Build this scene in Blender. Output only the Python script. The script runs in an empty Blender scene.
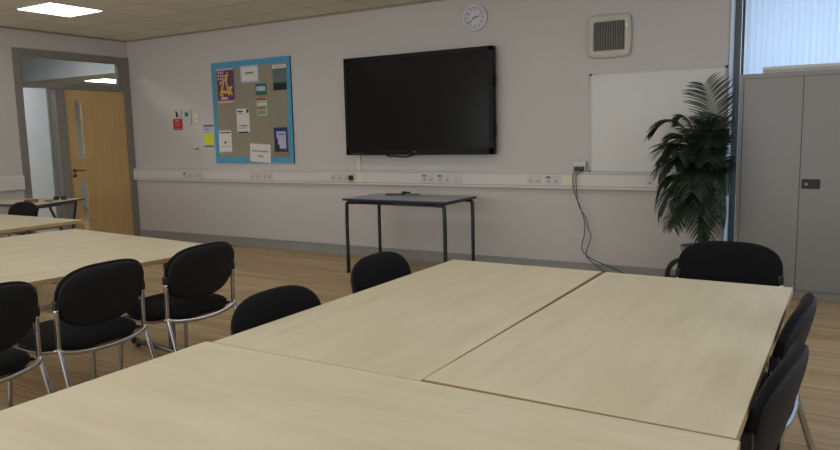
import bpy, bmesh, math, random
from mathutils import Vector, Matrix
PI = math.pi
S = bpy.context.scene
COL = S.collection

# ------------------------------------------------------------------ materials
MATS = {}
def new_mat(name):
    m = bpy.data.materials.new(name); m.use_nodes = True
    nt = m.node_tree
    return m, nt, nt.nodes['Principled BSDF']
def mix_rgb(nt, fac, a, b):
    n = nt.nodes.new('ShaderNodeMix'); n.data_type = 'RGBA'
    if isinstance(fac, (int, float)): n.inputs[0].default_value = fac
    else: nt.links.new(fac, n.inputs[0])
    for i, c in ((6, a), (7, b)):
        if isinstance(c, (tuple, list)): n.inputs[i].default_value = (*c[:3], 1)
        else: nt.links.new(c, n.inputs[i])
    return n.outputs[2]
def s2l(c):
    return tuple(((v/255)/12.92 if v/255 <= .04045 else ((v/255+.055)/1.055)**2.4) for v in c)
def coords(nt, scale=(1, 1, 1), rot=(0, 0, 0), kind='Object', loc=(0, 0, 0)):
    t = nt.nodes.new('ShaderNodeTexCoord'); mp = nt.nodes.new('ShaderNodeMapping')
    mp.inputs['Scale'].default_value = scale; mp.inputs['Rotation'].default_value = rot
    mp.inputs['Location'].default_value = loc
    nt.links.new(t.outputs[kind], mp.inputs['Vector']); return mp.outputs[0]
def noise(nt, vec, scale, detail=3, rough=.5):
    n = nt.nodes.new('ShaderNodeTexNoise'); n.inputs['Scale'].default_value = scale
    n.inputs['Detail'].default_value = detail; n.inputs['Roughness'].default_value = rough
    nt.links.new(vec, n.inputs['Vector']); return n.outputs[0]
def ramp(nt, fac, p0, p1):
    n = nt.nodes.new('ShaderNodeMapRange'); n.inputs[1].default_value = p0; n.inputs[2].default_value = p1
    nt.links.new(fac, n.inputs[0]); return n.outputs[0]
def bump(nt, b, h, strength=.1, dist=.01):
    n = nt.nodes.new('ShaderNodeBump'); n.inputs['Strength'].default_value = strength
    n.inputs['Distance'].default_value = dist
    nt.links.new(h, n.inputs['Height']); nt.links.new(n.outputs[0], b.inputs['Normal'])
def flat(name, rgb, rough=.5, metal=0., var=.06, nscale=6., spec=.5, bmp=0., bscale=200., emis=None, estr=0.):
    """plain painted / plastic / metal surface with a little procedural variation"""
    m, nt, b = new_mat(name)
    c = s2l(rgb); v = coords(nt)
    f = noise(nt, v, nscale)
    lo = tuple(max(0, x*(1-var)) for x in c); hi = tuple(min(1, x*(1+var)) for x in c)
    nt.links.new(mix_rgb(nt, f, lo, hi), b.inputs['Base Color'])
    b.inputs['Roughness'].default_value = rough; b.inputs['Metallic'].default_value = metal
    b.inputs['Specular IOR Level'].default_value = spec
    if bmp: bump(nt, b, noise(nt, v, bscale, 2), bmp, .002)
    if emis:
        b.inputs['Emission Color'].default_value = (*s2l(emis), 1); b.inputs['Emission Strength'].default_value = estr
    MATS[name] = m; return m

flat('wall_paint', (195, 191, 187), .85, var=.025, nscale=1.3, spec=.25, bmp=.08, bscale=60)
flat('board_white', (198, 198, 193), .35, var=.01, nscale=1)
flat('skirting_grey', (146, 147, 143), .5)
flat('frame_grey', (128, 125, 118), .45)
flat('jamb_grey', (160, 160, 158), .5)
flat('board_frame', (168, 168, 165), .4, .3)
flat('trunk_white', (206, 203, 198), .45, var=.02)
flat('socket_white', (194, 191, 186), .4, var=.02)
flat('socket_cream', (214, 208, 184), .4, var=.02)
flat('socket_shade', (120, 117, 112), .5)
flat('socket_blue', (52, 78, 150), .5)
flat('black_plastic', (22, 22, 24), .42)
flat('black_soft', (16, 16, 17), .7)
flat('black_metal', (28, 28, 31), .4)
flat('tv_black', (12, 12, 13), .45, spec=.2)
flat('tv_glass', (24, 24, 23), .22, var=.0, spec=.12)
flat('chrome', (176, 174, 172), .18, 1.0, var=.02)
flat('silver', (165, 165, 165), .35, .9, var=.02)
flat('tube_steel', (96, 96, 98), .38, .7)
flat('cabinet_grey', (140, 138, 136), .42, var=.03, nscale=2)
flat('cabinet_dark', (60, 60, 62), .6)
flat('box_grey', (170, 171, 174), .6)
flat('beige_plastic', (186, 184, 172), .45)
flat('grille_dark', (70, 67, 62), .6)
flat('louvre', (128, 125, 116), .5)
flat('clock_face', (205, 203, 212), .5, var=.01)
flat('clock_rim', (214, 212, 218), .35)
flat('paper', (214, 210, 206), .8, var=.02)
flat('paper_lilac', (176, 178, 206), .7)
flat('paper_blue', (40, 58, 108), .7)
flat('paper_purple', (92, 58, 108), .7, var=.3, nscale=30)
flat('paper_yellow', (214, 178, 44), .7)
flat('paper_lime', (206, 212, 36), .7)
flat('paper_pink', (206, 168, 176), .7)
flat('paper_green', (40, 108, 88), .7)
flat('paper_red', (178, 38, 36), .6)
flat('paper_brick', (176, 104, 84), .7)
flat('paper_mint', (150, 190, 150), .7)
flat('paper_brown', (150, 118, 78), .8)
flat('ink', (36, 36, 42), .8)
flat('ink_soft', (120, 116, 120), .8)
flat('border_blue', (76, 152, 186), .75, var=.08, nscale=15)
flat('felt_olive', (146, 140, 122), .95, var=.08, nscale=40, bmp=.3, bscale=300)
flat('table_blue_edge', (26, 25, 58), .4)
flat('table_grey_top', (150, 152, 158), .3, var=.02)
flat('green_marker', (22, 120, 92), .45)
flat('pot_grey', (150, 152, 150), .5)
flat('soil', (30, 24, 20), .95, bmp=.8, bscale=90)
flat('stem_green', (48, 56, 38), .7)
flat('edge_brown', (112, 82, 54), .6)
flat('edge_beech', (176, 148, 106), .5)
flat('shell_plastic', (20, 21, 24), .6, spec=.3)
flat('ceiling_trim', (150, 138, 118), .7)
flat('brass', (150, 120, 70), .3, .9)
flat('corridor_white', (222, 226, 232), .8)

def leaf_mat():
    m, nt, b = new_mat('palm_leaf'); v = coords(nt)
    f = noise(nt, v, 7, 2)
    nt.links.new(mix_rgb(nt, ramp(nt, f, .35, .7), s2l((20, 31, 24)), s2l((46, 64, 42))), b.inputs['Base Color'])
    b.inputs['Roughness'].default_value = .5; MATS['palm_leaf'] = m
leaf_mat()
def fabric_mat(name, c0, c1, sheen=.15):
    m, nt, b = new_mat(name); v = coords(nt)
    f = noise(nt, v, 420, 2, .7)
    nt.links.new(mix_rgb(nt, f, s2l(c0), s2l(c1)), b.inputs['Base Color'])
    b.inputs['Roughness'].default_value = .92; b.inputs['Specular IOR Level'].default_value = .2
    b.inputs['Sheen Weight'].default_value = sheen
    bump(nt, b, f, .35, .002); MATS[name] = m
fabric_mat('chair_fabric', (10, 10, 12), (22, 22, 25), .03)
def wood_mat(name, c0, c1, axis='X', rough=.38, streak=1.0):
    m, nt, b = new_mat(name)
    sc = (1.2, 15, 15) if axis == 'X' else ((15, 1.2, 15) if axis == 'Y' else (15, 15, 1.2))
    v = coords(nt, sc); f = noise(nt, v, 1.6, 5, .6)
    sc2 = (2.5, 9, 9) if axis == 'X' else ((9, 2.5, 9) if axis == 'Y' else (9, 9, 2.5))
    v2 = coords(nt, sc2); f2 = noise(nt, v2, .9, 3, .55)
    a = nt.nodes.new('ShaderNodeMath'); a.operation = 'ADD'
    nt.links.new(f, a.inputs[0]); nt.links.new(f2, a.inputs[1])
    fac = ramp(nt, a.outputs[0], 1-.32/streak, 1+.32/streak)
    nt.links.new(mix_rgb(nt, fac, s2l(c0), s2l(c1)), b.inputs['Base Color'])
    b.inputs['Roughness'].default_value = rough; b.inputs['Specular IOR Level'].default_value = .4
    MATS[name] = m
wood_mat('beech_x', (208, 198, 170), (222, 213, 188), 'X', .42)
wood_mat('beech_y', (206, 196, 168), (221, 212, 187), 'Y', .42)
wood_mat('door_wood', (190, 158, 106), (202, 170, 118), 'Z', .45)
def floor_mat():
    m, nt, b = new_mat('floor_planks'); v = coords(nt)
    br = nt.nodes.new('ShaderNodeTexBrick'); nt.links.new(v, br.inputs['Vector'])
    br.offset = .37; br.inputs['Scale'].default_value = 1
    br.inputs['Brick Width'].default_value = 1.1; br.inputs['Row Height'].default_value = .1
    br.inputs['Mortar Size'].default_value = .0012; br.inputs['Mortar Smooth'].default_value = .1
    br.inputs['Color1'].default_value = (*s2l((178, 152, 110)), 1); br.inputs['Color2'].default_value = (*s2l((206, 180, 138)), 1)
    br.inputs['Mortar'].default_value = (*s2l((126, 100, 68)), 1); br.inputs['Bias'].default_value = 0
    f = noise(nt, coords(nt, (1.2, 26, 1)), 1.4, 4, .6)
    mu = nt.nodes.new('ShaderNodeMix'); mu.data_type = 'RGBA'; mu.blend_type = 'MULTIPLY'; mu.inputs[0].default_value = 1
    nt.links.new(br.outputs[0], mu.inputs[6])
    nt.links.new(mix_rgb(nt, ramp(nt, f, .3, .7), (.62, .60, .57), (1.08, 1.08, 1.08)), mu.inputs[7])
    nt.links.new(mu.outputs[2], b.inputs['Base Color'])
    b.inputs['Roughness'].default_value = .42; b.inputs['Specular IOR Level'].default_value = .4
    MATS['floor_planks'] = m
floor_mat()
def ceil_mat():
    m, nt, b = new_mat('ceiling_tiles'); v = coords(nt, loc=(-.02, .44, 0))
    br = nt.nodes.new('ShaderNodeTexBrick'); nt.links.new(v, br.inputs['Vector'])
    br.offset = 0; br.inputs['Scale'].default_value = 1
    br.inputs['Brick Width'].default_value = .6; br.inputs['Row Height'].default_value = .6
    br.inputs['Mortar Size'].default_value = .009; br.inputs['Mortar Smooth'].default_value = .3
    c = s2l((230, 225, 210))
    br.inputs['Color1'].default_value = (*c, 1); br.inputs['Color2'].default_value = (*[x*.93 for x in c], 1)
    br.inputs['Mortar'].default_value = (*s2l((186, 174, 154)), 1)
    f = noise(nt, coords(nt), 160, 3, .7)
    mu = nt.nodes.new('ShaderNodeMix'); mu.data_type = 'RGBA'; mu.blend_type = 'MULTIPLY'; mu.inputs[0].default_value = 1
    nt.links.new(br.outputs[0], mu.inputs[6]); nt.links.new(mix_rgb(nt, f, (.9, .9, .9), (1.05, 1.05, 1.05)), mu.inputs[7])
    nt.links.new(mu.outputs[2], b.inputs['Base Color'])
    b.inputs['Roughness'].default_value = .95; bump(nt, b, f, .3, .004)
    MATS['ceiling_tiles'] = m
ceil_mat()
def glass_mat():
    m, nt, b = new_mat('pane_glass')
    b.inputs['Base Color'].default_value = (.93, .97, .97, 1); b.inputs['Roughness'].default_value = .02
    tr = nt.nodes.new('ShaderNodeBsdfTransparent'); tr.inputs[0].default_value = (.90, .94, .95, 1)
    gl = nt.nodes.new('ShaderNodeBsdfGlossy'); gl.inputs['Roughness'].default_value = .02
    fr = nt.nodes.new('ShaderNodeFresnel'); fr.inputs[0].default_value = 1.45
    mx = nt.nodes.new('ShaderNodeMixShader')
    nt.links.new(fr.outputs[0], mx.inputs[0]); nt.links.new(tr.outputs[0], mx.inputs[1]); nt.links.new(gl.outputs[0], mx.inputs[2])
    nt.links.new(mx.outputs[0], nt.nodes['Material Output'].inputs['Surface']); MATS['pane_glass'] = m
glass_mat()
def light_mat(name, col, strength):
    m = bpy.data.materials.new(name); m.use_nodes = True; nt = m.node_tree; nt.nodes.clear()
    e = nt.nodes.new('ShaderNodeEmission'); e.inputs[0].default_value = (*col, 1); e.inputs[1].default_value = strength
    o = nt.nodes.new('ShaderNodeOutputMaterial'); nt.links.new(e.outputs[0], o.inputs[0]); MATS[name] = m
light_mat('led_panel', (1, .97, .92), 7.0)
light_mat('led_corridor', (.97, .98, 1), 26.0)
def blind_mat():
    m, nt, b = new_mat('blind_fabric')
    d = nt.nodes.new('ShaderNodeBsdfDiffuse'); t = nt.nodes.new('ShaderNodeBsdfTranslucent')
    f = noise(nt, coords(nt, (40, 40, .6)), 2.0, 2)
    c = mix_rgb(nt, f, (.68, .73, .84), (.74, .79, .89))
    nt.links.new(c, d.inputs[0]); nt.links.new(c, t.inputs[0])
    mx = nt.nodes.new('ShaderNodeMixShader'); mx.inputs[0].default_value = .6
    nt.links.new(d.outputs[0], mx.inputs[1]); nt.links.new(t.outputs[0], mx.inputs[2])
    nt.links.new(mx.outputs[0], nt.nodes['Material Output'].inputs['Surface']); MATS['blind_fabric'] = m
blind_mat()

# ------------------------------------------------------------------ mesh helpers
class MB:
    def __init__(s): s.bm = bmesh.new(); s.slots = []
    def mi(s, m):
        if m is None: return 0
        if m not in s.slots: s.slots.append(m)
        return s.slots.index(m)
    def box(s, x0, x1, y0, y1, z0, z1, m=None, rot=None, piv=None, bev=0):
        k = s.mi(m); b = bmesh.new()
        vs = [b.verts.new((x, y, z)) for x in (x0, x1) for y in (y0, y1) for z in (z0, z1)]
        for q in ((0,1,3,2), (4,6,7,5), (0,4,5,1), (2,3,7,6), (0,2,6,4), (1,5,7,3)): b.faces.new([vs[i] for i in q])
        bmesh.ops.recalc_face_normals(b, faces=b.faces)
        if bev: bmesh.ops.bevel(b, geom=b.edges[:], offset=bev, segments=2, affect='EDGES', profile=.6)
        if rot:
            p = Vector(piv or ((x0+x1)/2, (y0+y1)/2, (z0+z1)/2))
            M = Matrix.Translation(p) @ rot @ Matrix.Translation(-p); b.transform(M)
        s._merge(b, k); return s
    def _merge(s, b, k, smooth=False):
        for f in b.faces: f.material_index = k; f.smooth = smooth or f.smooth
        me = bpy.data.meshes.new('t'); b.to_mesh(me); b.free(); s.bm.from_mesh(me); bpy.data.meshes.remove(me)
    def prism(s, pts, z0, z1, m=None, bev=0, M=None, smooth=False):
        """polygon pts (x,y) extruded z0..z1, optional matrix"""
        k = s.mi(m); b = bmesh.new()
        lo = [b.verts.new((x, y, z0)) for x, y in pts]; hi = [b.verts.new((x, y, z1)) for x, y in pts]
        b.faces.new(lo[::-1]); b.faces.new(hi); n = len(pts)
        for i in range(n):
            f = b.faces.new((lo[i], lo[(i+1) % n], hi[(i+1) % n], hi[i])); f.smooth = smooth
        bmesh.ops.recalc_face_normals(b, faces=b.faces)
        if bev:
            es = [e for e in b.edges if abs(e.verts[0].co.z-e.verts[1].co.z) < 1e-6]
            bmesh.ops.bevel(b, geom=es, offset=bev, segments=2, affect='EDGES')
        if M: b.transform(M)
        s._merge(b, k); return s
    def tube(s, path, r, m=None, n=10, sub=0, cap=True, r1=None):
        k = s.mi(m); P = [Vector(p) for p in path]
        for _ in range(sub):     # chaikin corner rounding
            Q = [P[0]]
            for a, b_ in zip(P, P[1:]): Q += [a.lerp(b_, .25), a.lerp(b_, .75)]
            P = Q + [P[-1]]
        b = bmesh.new(); rings = []; N = None
        for i, p in enumerate(P):
            t = (P[min(i+1, len(P)-1)] - P[max(i-1, 0)]).normalized()
            if N is None: N = t.orthogonal().normalized()
            else: N = (N - t*N.dot(t)).normalized()
            Bv = t.cross(N); rr = r if r1 is None else r+(r1-r)*i/(len(P)-1)
            rings.append([b.verts.new(p + (N*math.cos(2*PI*j/n) + Bv*math.sin(2*PI*j/n))*rr) for j in range(n)])
        for A, B in zip(rings, rings[1:]):
            for j in range(n): b.faces.new((A[j], A[(j+1) % n], B[(j+1) % n], B[j])).smooth = True
        if cap: b.faces.new(rings[0][::-1]); b.faces.new(rings[-1])
        bmesh.ops.recalc_face_normals(b, faces=b.faces)
        s._merge(b, k); return s
    def lathe(s, prof, m=None, n=32, M=None, smooth=True):
        k = s.mi(m); b = bmesh.new(); rings = []
        for r, z in prof:
            rings.append([b.verts.new((max(r, 1e-5)*math.cos(2*PI*j/n), max(r, 1e-5)*math.sin(2*PI*j/n), z)) for j in range(n)])
        for A, B in zip(rings, rings[1:]):
            for j in range(n): b.faces.new((A[j], A[(j+1) % n], B[(j+1) % n], B[j])).smooth = smooth
        bmesh.ops.remove_doubles(b, verts=b.verts[:], dist=1e-4)
        bmesh.ops.recalc_face_normals(b, faces=b.faces)
        if M: b.transform(M)
        s._merge(b, k); return s
    def grid(s, rows, m=None, closed_u=False, smooth=True):
        """rows = list of list of points, quads between"""
        k = s.mi(m); b = bmesh.new(); V = [[b.verts.new(p) for p in r] for r in rows]
        for A, B in zip(V, V[1:]):
            n = len(A); rg = range(n) if closed_u else range(n-1)
            for j in rg: b.faces.new((A[j], A[(j+1) % n], B[(j+1) % n], B[j])).smooth = smooth
        bmesh.ops.remove_doubles(b, verts=b.verts[:], dist=1e-5)
        bmesh.ops.recalc_face_normals(b, faces=b.faces)
        s._merge(b, k); return s
    def build(s, name, m, parent=None):
        me = bpy.data.meshes.new(name); s.bm.to_mesh(me); s.bm.free()
        mats = s.slots or [m]
        for q in mats: me.materials.append(MATS[q if q else m])
        o = bpy.data.objects.new(name, me); COL.objects.link(o)
        if parent: o.parent = parent
        return o
def tag(o, label, cat, group=None):
    o['label'] = label; o['category'] = cat
    if group: o['group'] = group
    return o
def thing(name, label, cat, loc=(0, 0, 0), rz=0, group=None):
    o = bpy.data.objects.new(name, None); COL.objects.link(o); o.empty_display_size = .05
    o.location = loc; o.rotation_euler = (0, 0, rz); return tag(o, label, cat, group)
def struct(o): o['kind'] = 'structure'; return o
def senv(name, loc=(0, 0, 0)):
    o = bpy.data.objects.new(name, None); COL.objects.link(o); o.location = loc; o.empty_display_size = .05; return struct(o)
def kids(o): return [c for c in list(bpy.data.objects) if c.parent == o]
def copy_tree(o, parent=None):
    c = o.copy(); COL.objects.link(c); c.parent = parent
    for ch in kids(o): copy_tree(ch, c)
    return c
def rrect(x0, x1, y0, y1, r, n=5):
    out = []
    for cx, cy, a in ((x1-r, y1-r, 0), (x0+r, y1-r, PI/2), (x0+r, y0+r, PI), (x1-r, y0+r, 1.5*PI)):
        for i in range(n+1):
            t = a + PI/2*i/n; out.append((cx+r*math.cos(t), cy+r*math.sin(t)))
    return out
RX = Matrix.Rotation(PI/2, 4, 'X')    # (x,y,z)->(x,-z,y): a prism in xy becomes a panel in xz, extruded towards -y

# ------------------------------------------------------------------ room shell
H = 2.765; XR = 11.4; YR = -9.2; WX = 7.772; RY = .33   # window recess depth
struct(MB().box(-.0, XR, YR, RY, -.05, 0).build('floor', 'floor_planks'))
struct(MB().box(-.0, XR, YR, RY, H, H+.05).build('ceiling', 'ceiling_tiles'))
struct(MB().box(0, WX, 0, RY+.1, 0, H).build('wall_back', 'wall_paint'))
wl = MB()
DY0, DY1, DZ = -1.62, -.004, 2.53
wl.box(-.14, 0, YR, DY0, 0, H).box(-.14, 0, DY1, .1, 0, H).box(-.14, 0, DY0, DY1, DZ, H)
struct(wl.build('wall_left', 'wall_paint'))
struct(MB().box(XR, XR+.1, YR, RY+.1, 0, H).build('wall_right', 'wall_paint'))
struct(MB().box(-.14, XR+.1, YR-.1, YR, 0, H).build('wall_rear', 'wall_paint'))
bb = MB().box(.004, WX, -.014, 0, 0, .118, bev=.004).box(.004, WX, -.02, -.001, .1, .118, bev=.003)
struct(bb.build('baseboard_back', 'skirting_grey'))
struct(MB().box(0, .014, YR, DY0-.005, 0, .118, bev=.004).build('baseboard_left', 'skirting_grey'))
struct(MB().box(.02, WX, -.02, -.001, H-.022, H-.001).build('trim_1', 'ceiling_trim'))
struct(MB().box(.001, .02, YR, -.02, H-.022, H-.001).build('trim_2', 'ceiling_trim'))

# window: full height glazing in the recess behind plant and cabinet
w = senv('window_1', (WX, RY, 0))
fr = MB()
fr.box(.0, .06, -.015, .03, 0, H, bev=.004); fr.box(.06, XR-WX, -.05, .03, 0, .09, bev=.004); fr.box(.06, XR-WX, -.05, .03, H-.07, H, bev=.004)
for x in (1.25, 2.45): fr.box(x, x+.06, -.05, .03, .09, H-.07, bev=.004)
fr.build('window_frame', 'frame_grey', w)
MB().box(.06, XR-WX, -.012, -.004, .09, H-.07).build('pane', 'pane_glass', w)
# reveal corner trim in grey (the dark vertical strip at the end of the wall)
struct(MB().box(WX, WX+.012, -.004, RY-.05, 0, H).build('trim_3', 'jamb_grey'))

# vertical blind
vb = thing('vertical_blind', 'pale blue-white vertical blind hanging in the bright window behind the grey cabinet', 'blind', (WX, .238, 0))
MB().box(.075, XR-WX-.02, -.03, .03, H-.05, H-.004, bev=.004).build('headrail', 'trunk_white', vb)
random.seed(3)
k = 0; x = .12
sl = MB()
while x < XR-WX-.06:
    a = math.radians(10 + random.uniform(-1.5, 1.5)); hw = .0245
    if k == 16: a = math.radians(40)
    dx, dy = hw*math.cos(a), hw*math.sin(a)
    rows = []
    for z in (.13, H-.05):
        rows.append([(x+dx*t, dy*t - .006*(1-t*t), z) for t in (-1, -.5, 0, .5, 1)])
    sl.grid(rows); x += .045; k += 1
sl.build('slats', 'blind_fabric', vb)
MB().tube([(.125, -.04, H-.05), (.125, -.042, 1.2)], .002, n=6).build('control_chain', 'trunk_white', vb)

# ------------------------------------------------------------------ door with side light and transom
d = senv('door_1')
f = MB()
f.box(-.10, .018, DY0, -1.53, 0, DZ, bev=.003)                 # left jamb
f.box(-.10, .018, -.1, DY1, 0, DZ, bev=.003)                   # right jamb
f.box(-.10, .018, -1.53, -.1, 2.44, DZ, bev=.003)              # head
f.box(-.10, .014, -1.53, -.1, 2.065, 2.135, bev=.003)          # transom rail
f.box(-.10, .014, -1.115, -.99, 0, 2.065, bev=.003)            # mullion
f.box(-.10, .014, -1.53, -1.115, 0, .09, bev=.003)             # sidelight sill
f.box(-.06, .004, -.175, -.1, 2.135, 2.44)                     # inner stop
f.box(-.06, .004, -1.53, -1.51, 2.135, 2.44)
f.build('door_frame', 'frame_grey', d)
MB().box(-.05, -.044, -1.53, -.1, 2.13, 2.445).build('transom_pane', 'pane_glass', d)
MB().box(-.05, -.044, -1.53, -1.115, .085, 2.07).build('sidelight_pane', 'pane_glass', d)
# leaf as pieces round the two vision panels
L = MB(); y0, y1 = -.987, -.103
vy0, vy1 = -.868, -.745
for (a, b_, z0, z1) in ((y0, vy0, .008, 2.06), (vy1, y1, .008, 2.06), (vy0, vy1, .008, .2), (vy0, vy1, .895, 1.14), (vy0, vy1, 1.935, 2.06)):
    L.box(-.05, -.006, a, b_, z0, z1)
leaf = L.build('door_leaf', 'door_wood', d)
vp = MB()
for z0, z1 in ((.2, .895), (1.14, 1.935)):
    for a, b_ in ((vy0-.0, vy0+.012), (vy1-.012, vy1)): vp.box(-.05, -.002, a, b_, z0, z1)
    vp.box(-.05, -.002, vy0, vy1, z0, z0+.012); vp.box(-.05, -.002, vy0, vy1, z1-.012, z1)
vp.build('vision_bead', 'door_wood', leaf)
for z0, z1 in ((.21, .885), (1.15, 1.925)):
    MB().box(-.03, -.026, vy0+.01, vy1-.01, z0, z1).build('vision_pane', 'pane_glass', leaf)
h = MB(); RY90 = Matrix.Rotation(PI/2, 4, 'Y')
h.lathe([(0, 0), (.026, 0), (.026, .006), (.012, .01), (0, .01)], M=Matrix.Translation((-.006, -.93, 1.01)) @ RY90, n=20)
h.lathe([(0, 0), (.026, 0), (.026, .006), (.012, .01), (0, .01)], M=Matrix.Translation((-.006, -.93, .945)) @ RY90, n=20)
h.tube([(0, -.93, 1.01), (.05, -.93, 1.01), (.055, -.91, 1.01), (.055, -.81, 1.008)], .009, n=10, sub=2)
h.build('door_handle', 'tube_steel', leaf)

# corridor behind the door
c = MB()
c.box(-5.2, -5.1, -4, 6, 0, 3.0); c.box(-2.3, -2.2, -4, .12, 0, 2.3)      # far wall, near side wall
c.box(-5.2, -.14, 6, 6.1, 0, 3.0); c.box(-5.2, -.14, -4.1, -4, 0, 3.0)
c.box(-5.1, -.14, .6, .7, 2.44, 3.0)                                      # bulkhead
struct(c.build('wall_corridor', 'corridor_white'))
struct(MB().box(-5.2, -.14, -4, 6, -.05, 0).build('floor_corridor', 'floor_planks'))
c = MB().box(-5.2, -.14, .7, 6, 2.44, 2.5).box(-5.2, -.14, -4, .6, 2.95, 3.0)
struct(c.build('ceiling_corridor', 'ceiling_tiles'))
struct(MB().box(-2.32, -2.17, .12, .20, 0, 2.3, bev=.004).box(-2.27, -2.24, .20, .27, 0, 2.3).build('door_2', 'frame_grey'))
cl = thing('ceiling_light', 'bright light panel seen through the glass above the wooden door', 'light', (-2.35, 1.40, 2.44))
MB().box(-.29, .29, -.32, .32, -.012, -.001).build('frame', 'trunk_white', cl)
MB().box(-.27, .27, -.3, .3, -.018, -.0125).build('diffuser', 'led_corridor', cl)
cl = thing('ceiling_light', 'long light panel in the corridor outside the door', 'light', (-1.2, -1.4, 2.95))
MB().box(-.32, .32, -.62, .62, -.012, -.001).build('frame', 'trunk_white', cl)
MB().box(-.3, .3, -.6, .6, -.018, -.0125).build('diffuser', 'led_corridor', cl)

# ------------------------------------------------------------------ ceiling lights of the room
first = None
SPOTS_USED = [(1.535+2.4*i, -1.94-2.4*j) for j in range(3) for i in range(4)]
for x, y in SPOTS_USED:
    if first is None:
        first = thing('ceiling_light', 'square glowing light panel set in the tiled ceiling above the door', 'light', (x, y, H))
        MB().box(-.3, .3, -.3, .3, -.010, -.0005).build('frame', 'trunk_white', first)
        MB().box(-.285, .285, -.285, .285, -.015, -.0101).build('diffuser', 'led_panel', first)
    else:
        t = copy_tree(first); t.location = (x, y, H); t['label'] = 'square light panel in the tiled ceiling above the tables, outside the view'; t['group'] = 'other ceiling light panels'

# ------------------------------------------------------------------ trunking
tk = thing('cable_trunking', 'long white plastic cable trunking along the back wall under the screen', 'trunking', (0, -.001, 0))
def trunk_profile(d): return [(0, .832), (d-.006, .832), (d, .838), (d, .972), (d-.012, .986), (d-.03, .998), (0, .998)]
m = MB()
prof = trunk_profile(.058)
Mx = Matrix(((0, 0, 1, 0), (-1, 0, 0, 0), (0, 1, 0, 0), (0, 0, 0, 1)))   # (a,b,c)->(c,-a,b)
m.prism(prof, .022, WX-.005, M=Mx); m.build('trunk_body', 'trunk_white', tk)
m = MB().box(.022, WX-.005, -.0605, -.058, .858, .862).box(.022, WX-.005, -.0605, -.058, .974, .977)
m.build('lid_groove', 'socket_shade', tk)
m = MB().box(3.895, 3.95, -.022, -.001, .998, 1.19, bev=.003)
m.build('riser', 'trunk_white', tk)
tl = thing('cable_trunking', 'white plastic trunking on the left wall ending beside the door frame', 'trunking', (.001, 0, 0))
My = Matrix(((1, 0, 0, 0), (0, 0, 1, 0), (0, 1, 0, 0), (0, 0, 0, 1)))    # (a,b,c)->(a,c,b)
MB().prism([(0, .815), (.055, .815), (.062, .825), (.062, .965), (.04, .992), (0, .992)], -5.2, -1.66, M=My).build('trunk_body', 'trunk_white', tl)
MB().prism([(0, .811), (.058, .811), (.066, .822), (.066, .967), (.043, .996), (0, .996)], -1.66, -1.64, M=My).build('end_cap', 'trunk_white', tl)

# ------------------------------------------------------------------ sockets
def socket(x0, x1, label, kind='double', z0=.872, z1=.960, yb=-.0585, group='sockets on the back wall trunking'):
    w_ = x1-x0
    nm = 'wall_socket' if kind in ('double', 'blue', 'single_socket') else 'data_outlet'
    t = thing(nm, label, 'socket', ((x0+x1)/2, yb, (z0+z1)/2), 0, group)
    hh = (z1-z0)/2
    MB().prism(rrect(-w_/2, w_/2, -hh, hh, .006, 3), 0, .008, M=RX, bev=.0015).build('faceplate', 'socket_cream' if kind == 'cream' else 'socket_white', t)
    if kind in ('double', 'blue'):
        for s in (-1, 1):
            cx = s*w_*.25; mb = MB()
            mb.prism([(cx-.013, -.021), (cx+.013, -.021), (cx+.013, -.013), (cx+.003, -.011), (cx+.003, .011), (cx-.003, .011), (cx-.003, -.011), (cx-.013, -.013)], .0079, .0088, M=RX)
            mb.build('pin_holes', 'socket_shade', t)
            MB().box(s*.012-.006, s*.012+.006, -.011, -.0079, hh-.022, hh-.008, bev=.001).build('rocker_switch', 'socket_white', t)
        if kind == 'blue': MB().box(-w_*.42, -w_*.12, -.0095, -.0079, hh-.024, hh-.008).build('sticker', 'socket_blue', t)
        if label.startswith('leftmost'): MB().box(-w_*.40, -w_*.22, -.012, -.0079, hh-.030, hh-.012, bev=.001).build('dark_plug_mark', 'ink', t)
    elif kind in ('single', 'cream'):
        MB().box(-w_*.22, w_*.22, -.0105, -.0079, -.018, .014, bev=.001).build('module', 'socket_cream' if kind == 'cream' else 'socket_white', t)
    return t
SK = [(1.05, 1.215, 'leftmost double socket plate on the back trunking, with a small dark plug mark', 'double'),
 (1.245, 1.36, 'double socket plate on the trunking, second from the corner', 'double'),
 (1.372, 1.43, 'small blank module beside the second socket from the corner', 'single'),
 (2.275, 2.45, 'double socket under the noticeboard, left one of the pair', 'double'),
 (2.485, 2.65, 'double socket under the noticeboard, right one of the pair', 'double'),
 (3.55, 3.71, 'double socket left of the black plug below the screen', 'double'),
 (3.735, 3.90, 'double socket holding the black plug under the screen corner', 'double'),
 (3.945, 4.03, 'cream module directly below the white riser under the screen', 'cream'),
 (4.775, 4.93, 'left blue-stickered double socket above the blue-edged table', 'blue'),
 (4.965, 5.13, 'right blue-stickered double socket above the blue-edged table', 'blue'),
 (5.16, 5.262, 'single module right of the two blue-stickered sockets over the table', 'single'),
 (5.985, 6.14, 'plain double socket left of the cabled plugs', 'double'),
 (6.17, 6.325, 'blue-stickered double socket just left of the hanging cables', 'blue'),
 (6.36, 6.47, 'cream outlet behind the hanging black cables', 'cream'),
 (7.125, 7.28, 'double socket beneath the whiteboard beside the palm', 'double'),
 (7.296, 7.37, 'cream outlet half hidden by the palm leaves', 'cream')]
for a, b_, l, kd in SK: socket(a, b_, l, kd)
socket(1.20, 1.35, 'double socket low on the back wall near the skirting', 'double', .405, .49, -.001, None)
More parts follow.
